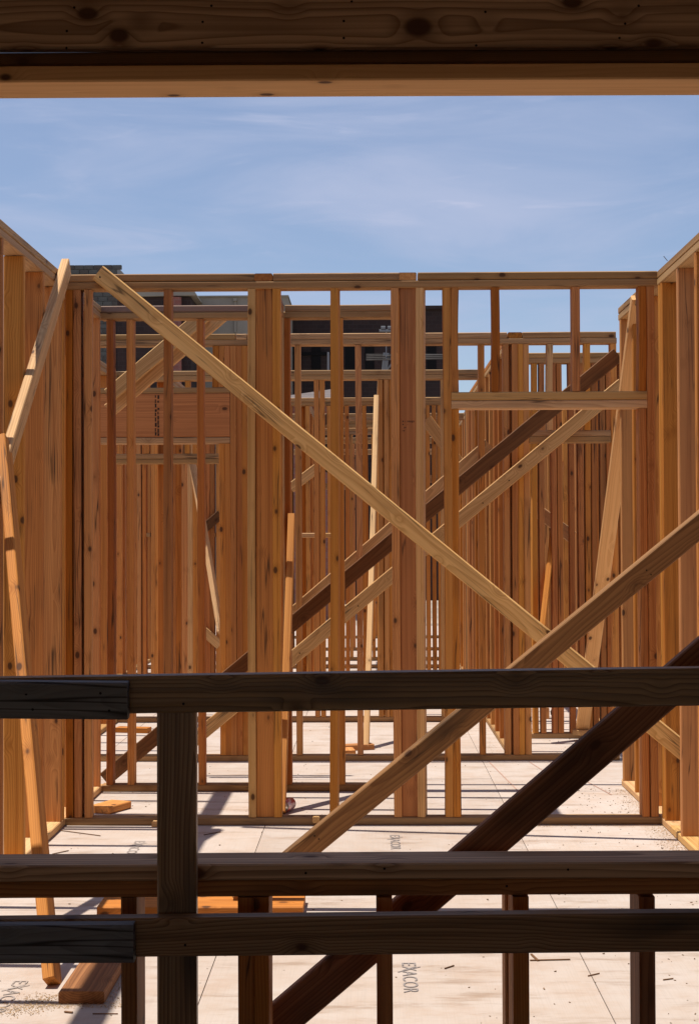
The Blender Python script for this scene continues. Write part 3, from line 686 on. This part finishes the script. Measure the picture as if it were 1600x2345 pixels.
splinter(1213, 2202, 1305, 2200, 'dry twig like splinter on the floor right of the sill stud', 0.016)
splinter(1216, 2188, 1232, 2203, 'short forked end of the twig like splinter', 0.02)
splinter(1018, 2221, 1039, 2214, 'thin splinter on the floor right of the printed word', 0.010)
splinter(1346, 2238, 1372, 2232, 'thin splinter on the floor near the right panel joint', 0.007)
splinter(1518, 2247, 1541, 2244, 'thin splinter on the floor at the far right bottom', 0.007)
splinter(140, 1904, 230, 1916, 'long splinter in front of the nearest cross wall at the left', 0.008)
splinter(120, 1958, 157, 1950, 'splinter beside the foot of the left wall just above the sill', 0.010)
splinter(467, 1914, 505, 1907, 'dark splinter in the plate shadow right of the post', 0.008)
splinter(212, 2325, 270, 2325, 'straight nail like splinter below the wide plank', 0.005)
splinter(148, 2320, 166, 2322, 'small chip of wood below the wide plank', 0.02)

# ---- grade stamps and pencil marks on lumber (illegible print)
def stamp(px0, py0, px1, py1, d, rows, label, mat='stamp', vert=False):
    vs, fs = [], []; r_ = random.Random(int(px0))
    for r in range(rows):
        t = 0.0
        while t < 1:
            l = r_.uniform(0.04, 0.12)
            u0, u1 = t, min(1, t+l); v0 = (r+0.12)/rows; v1 = (r+r_.uniform(0.5, 0.85))/rows
            if r_.random() < 0.72:
                b = len(vs)
                for (u, v) in ((u0, v0), (u1, v0), (u1, v1), (u0, v1)):
                    if vert: u, v = v, u
                    vs.append(P(px0+(px1-px0)*u, py0+(py1-py0)*v, d))
                fs.append((b, b+1, b+2, b+3))
            t += l+r_.uniform(0.01, 0.05)
    return mesh('grade_stamp', vs, fs, M[mat], w1 if d < 9 else w3)
stamp(921, 962, 948, 991, D1+0.0105, 4, '')
stamp(919, 1478, 953, 1505, D1+0.0105, 5, '')
stamp(354, 905, 366, 998, D3-0.0005, 2, '', 'black_ink', True)

# ================================================================== BUILDINGS BEYOND
M['cmu'] = simple('concrete_block', (0.10, 0.10, 0.092), 0.95, noise=0.22, nscale=2.5)
M['cmu2'] = simple('concrete_block_brown', (0.085, 0.076, 0.068), 0.95, noise=0.2, nscale=2.5)
M['mortar'] = simple('mortar', (0.20, 0.205, 0.20), 0.95)
M['parapet'] = simple('tan_render', (0.27, 0.25, 0.205), 0.9, noise=0.08, nscale=1.5)
M['white'] = simple('white_trim', (0.20, 0.21, 0.22), 0.7)
M['glass'] = simple('dark_glass', (0.008, 0.007, 0.007), 0.5, spec=0.1)
M['greyw'] = simple('grey_lintel', (0.16, 0.17, 0.185), 0.8)
def brickmat(name, c1, c2, mortar, sc):
    m, nt, b = newmat(name); g = G(nt)
    tc = g.n('ShaderNodeTexCoord'); sp = g.n('ShaderNodeSeparateXYZ'); nt.links.new(tc.outputs['Object'], sp.inputs[0])
    v = g.comb(g.m('ADD', sp.outputs[0], sp.outputs[1]), sp.outputs[2], 0.0)
    bt = g.n('ShaderNodeTexBrick'); g.put(bt.inputs['Vector'], v); bt.inputs['Scale'].default_value = sc
    bt.inputs['Color1'].default_value = (*c1, 1); bt.inputs['Color2'].default_value = (*c2, 1); bt.inputs['Mortar'].default_value = (*mortar, 1)
    bt.inputs['Mortar Size'].default_value = 0.012
    nt.links.new(bt.outputs['Color'], b.inputs['Base Color']); b.inputs['Roughness'].default_value = 0.9
    return m
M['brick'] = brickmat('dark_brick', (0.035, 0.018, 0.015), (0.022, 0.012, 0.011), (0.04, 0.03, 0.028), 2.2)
M['redbrick'] = brickmat('red_brick', (0.26, 0.10, 0.075), (0.19, 0.07, 0.055), (0.22, 0.14, 0.12), 2.2)
M['shingle'] = brickmat('shingles', (0.16, 0.125, 0.11), (0.12, 0.095, 0.085), (0.05, 0.04, 0.035), 3.0)

# block stair tower at the far left
DT = 70.0
tw = empty('block_tower', (X(200, DT), DT, -0.3), 'grey concrete block tower rising behind the left corner of the framing', 'tower')
tx0, tx1 = X(150, DT), X(268, DT); ztop = Zc(606, DT, 200)
body = box('tower_core', tx0+0.05, tx1-0.03, DT+0.06, DT+5, -0.3, ztop-0.02, M['mortar'], tw)
bw, bh = 0.42, 0.205
bmz = bpy.data.meshes.new('block'); 
vs = [(-bw/2+0.012, 0, 0.012), (bw/2-0.012, 0, 0.012), (bw/2-0.012, 0.2, 0.012), (-bw/2+0.012, 0.2, 0.012)]
vs += [(a, b_, bh-0.012) for (a, b_, c) in vs]
bmz.from_pydata(vs, [], [(0, 3, 2, 1), (4, 5, 6, 7), (0, 1, 5, 4), (1, 2, 6, 5), (2, 3, 7, 6), (3, 0, 4, 7)]); bmz.materials.append(M['cmu'])
bmz2 = bmz.copy(); bmz2.materials[0] = M['cmu2']
row = 0
z = ztop-bh
while z > Zc(860, DT):
    x = tx0-(0.21 if row % 2 else 0)
    while x < tx1-0.2:
        o = bpy.data.objects.new('block', bmz2 if random.random() < 0.3 else bmz)
        place(o, Matrix.Translation((x+bw/2, DT+random.uniform(-0.006, 0.006), z)), tw); x += bw
    z -= bh; row += 1

# long dark brick building
DB = 45.0
bb = empty('brick_building', (0, DB, -0.3), 'long dark brown brick building in shade behind the framing', 'building')
xb = lambda px: X(px, DB, 800)
zt = Zc(709, DB, 900)
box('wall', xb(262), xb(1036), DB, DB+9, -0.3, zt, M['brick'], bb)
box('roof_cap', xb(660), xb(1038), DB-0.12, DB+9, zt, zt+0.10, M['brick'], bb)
def win_(x0, x1_, z0, z1):
    f_ = box('window', x0+0.03, x1_-0.03, DB-0.03, DB-0.003, z0, z1-0.15, M['glass'], bb)
    box('lintel', x0, x1_, DB-0.06, DB-0.004, z1-0.15, z1, M['greyw'], f_)
for px in (466, 535, 610, 668, 711, 788, 833, 975):
    win_(xb(px), xb(px+26), Zc(850, DB), Zc(771, DB, px))
box('eave_band', xb(300), xb(760), DB-0.06, DB-0.002, Zc(813, DB), Zc(806, DB), M['glass'], bb)
# tan parapet block standing on it
tp = empty('parapet_block', (xb(550), DB-2, -0.3), 'tan rendered block with a downspout behind the top plates', 'building')
D_ = DB-2.5
xq = lambda px: X(px, D_, 700)
box('wall', xq(438), xq(659), D_, D_+5, -0.3, Zc(680, D_, 500), M['parapet'], tp)
box('coping', xq(436), xq(661), D_-0.06, D_+5, Zc(680, D_, 500), Zc(677, D_, 500), M['parapet'], tp)
box('roof_vent', xq(495), xq(517), D_+0.8, D_+1.4, Zc(677, D_, 500)-0.02, Zc(672, D_, 500), M['parapet'], tp)
box('downspout', xq(537), xq(541), D_-0.07, D_-0.005, Zc(760, D_), Zc(688, D_), M['parapet'], tp)
box('scupper', xq(535), xq(543), D_-0.12, D_-0.004, Zc(688, D_), Zc(682, D_), M['parapet'], tp)
box('string_course', xq(438), xq(659), D_-0.03, D_-0.003, Zc(700, D_), Zc(698.5, D_), M['parapet'], tp)
for px in (506, 549, 590): box('vent_slot', xq(px), xq(px+20), D_-0.02, D_-0.002, Zc(709, D_), Zc(707, D_), M['hole'], tp)
# rounded roof volume to its left
rv = empty('curved_canopy', (xb(380), DB-4, 0), 'pale curved roof canopy above the dark entrance at the left', 'canopy')
Dv = DB-4
prof = [(X(290, Dv, 680), Zc(664, Dv, 400))]+[(X(438, Dv)+0.14*math.sin(a), Zc(676, Dv, 400)+0.14*math.cos(a)) for a in [i*math.pi/12 for i in range(7)]]+[(X(290, Dv, 680), Zc(678, Dv, 400))]
n = len(prof); vs = [(x, Dv, z) for x, z in prof]+[(x, Dv+3, z) for x, z in prof]
mesh('canopy_roof', vs, [tuple(range(n)), tuple(reversed(range(n, 2*n)))]+[(i, n+i, n+(i+1) % n, (i+1) % n) for i in range(n)], M['parapet'], rv)
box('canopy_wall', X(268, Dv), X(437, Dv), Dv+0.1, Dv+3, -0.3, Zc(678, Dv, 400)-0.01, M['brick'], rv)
box('brick_pier', X(394, Dv), X(416, Dv), Dv-0.05, Dv+0.09, -0.3, Zc(680, Dv, 400), M['redbrick'], rv)
# shed roof house with arched window, lower down
hs_ = empty('brick_house', (X(720, 34), 34, -0.3), 'low red brick house with grey shingled roof and arched window', 'house')
Dh = 34.0
xh = lambda px: X(px, Dh, 950)
box('wall', xh(610), xh(775), Dh, Dh+6, -0.3, Zc(918, Dh), M['redbrick'], hs_)
za, zb = Zc(917, Dh), Zc(884, Dh)
mesh('roof', [(xh(600), Dh-0.4, za), (xh(785), Dh-0.4, za), (xh(765), Dh+3, zb+0.25), (xh(600), Dh+3, zb-0.05), (xh(600), Dh-0.4, za-0.12), (xh(785), Dh-0.4, za-0.12), (xh(765), Dh+3, zb+0.1), (xh(600), Dh+3, zb-0.2)],
     [(0, 1, 2, 3), (7, 6, 5, 4), (0, 4, 5, 1), (1, 5, 6, 2), (2, 6, 7, 3), (3, 7, 4, 0)], M['shingle'], hs_)
ax_, az_, rr_ = xh(748), Zc(985, Dh), 0.22
arc = [(ax_+rr_*math.cos(a), Dh-0.03, az_+rr_*1.3*math.sin(a)) for a in [i*math.pi/10 for i in range(11)]]+[(ax_-rr_, Dh-0.03, az_-0.9), (ax_+rr_, Dh-0.03, az_-0.9)]
mesh('arched_window', arc, [tuple(range(len(arc)))], M['glass'], hs_)
# white roof bracket and post on the dark facade
br = empty('awning_bracket', (xb(880), DB-1.2, -0.3), 'pale awning post and bracket in front of the dark brick', 'awning')
Dw = DB-1.2
def bar(p, q, wd, th, mat, par, name): 
    o = lumber(name, p, q, (1, 0, 0.2), wd, th, mat, par, bow=0, twist=0, ch=0.01); return o
bar(P(879, 862, Dw), P(884, 808, Dw), 0.16, 0.12, M['white'], br, 'post')
bar(P(886, 862, Dw), P(884, 845, Dw), 0.05, 0.06, M['white'], br, 'brace')
bar(P(886, 846, Dw), P(902, 826, Dw), 0.05, 0.06, M['white'], br, 'brace')
for i in range(4): bar(P(838, 812+i*4, Dw-0.2*i), P(1016, 812+i*4-(3 if i else 0), Dw-0.2*i), 0.04, 0.03, M['cmu2'], br, 'awning_slat')
pole = empty('flood_light', (xb(884), DB-1.6, 0), 'white floodlight head on a thin pole before the dark brick', 'floodlight')
bar(P(884, 862, DB-1.6), P(884, 757, DB-1.6), 0.03, 0.03, M['white'], pole, 'pole')
bar(P(868, 757, DB-1.6), P(897, 757, DB-1.6), 0.06, 0.06, M['white'], pole, 'crossbar')
bar(P(872, 750, DB-1.6), P(882, 750, DB-1.6), 0.08, 0.1, M['white'], pole, 'lamp_head')
bar(P(887, 750, DB-1.6), P(896, 750, DB-1.6), 0.08, 0.1, M['white'], pole, 'lamp_head')
po = lumber('light_pole', P(751.5, 862, 40), P(751.5, 806, 40), (1, 0, 0), 0.05, 0.05, M['white'], None, bow=0, twist=0)
tag(po, 'thin white pole before the dark facade left of centre', 'pole')
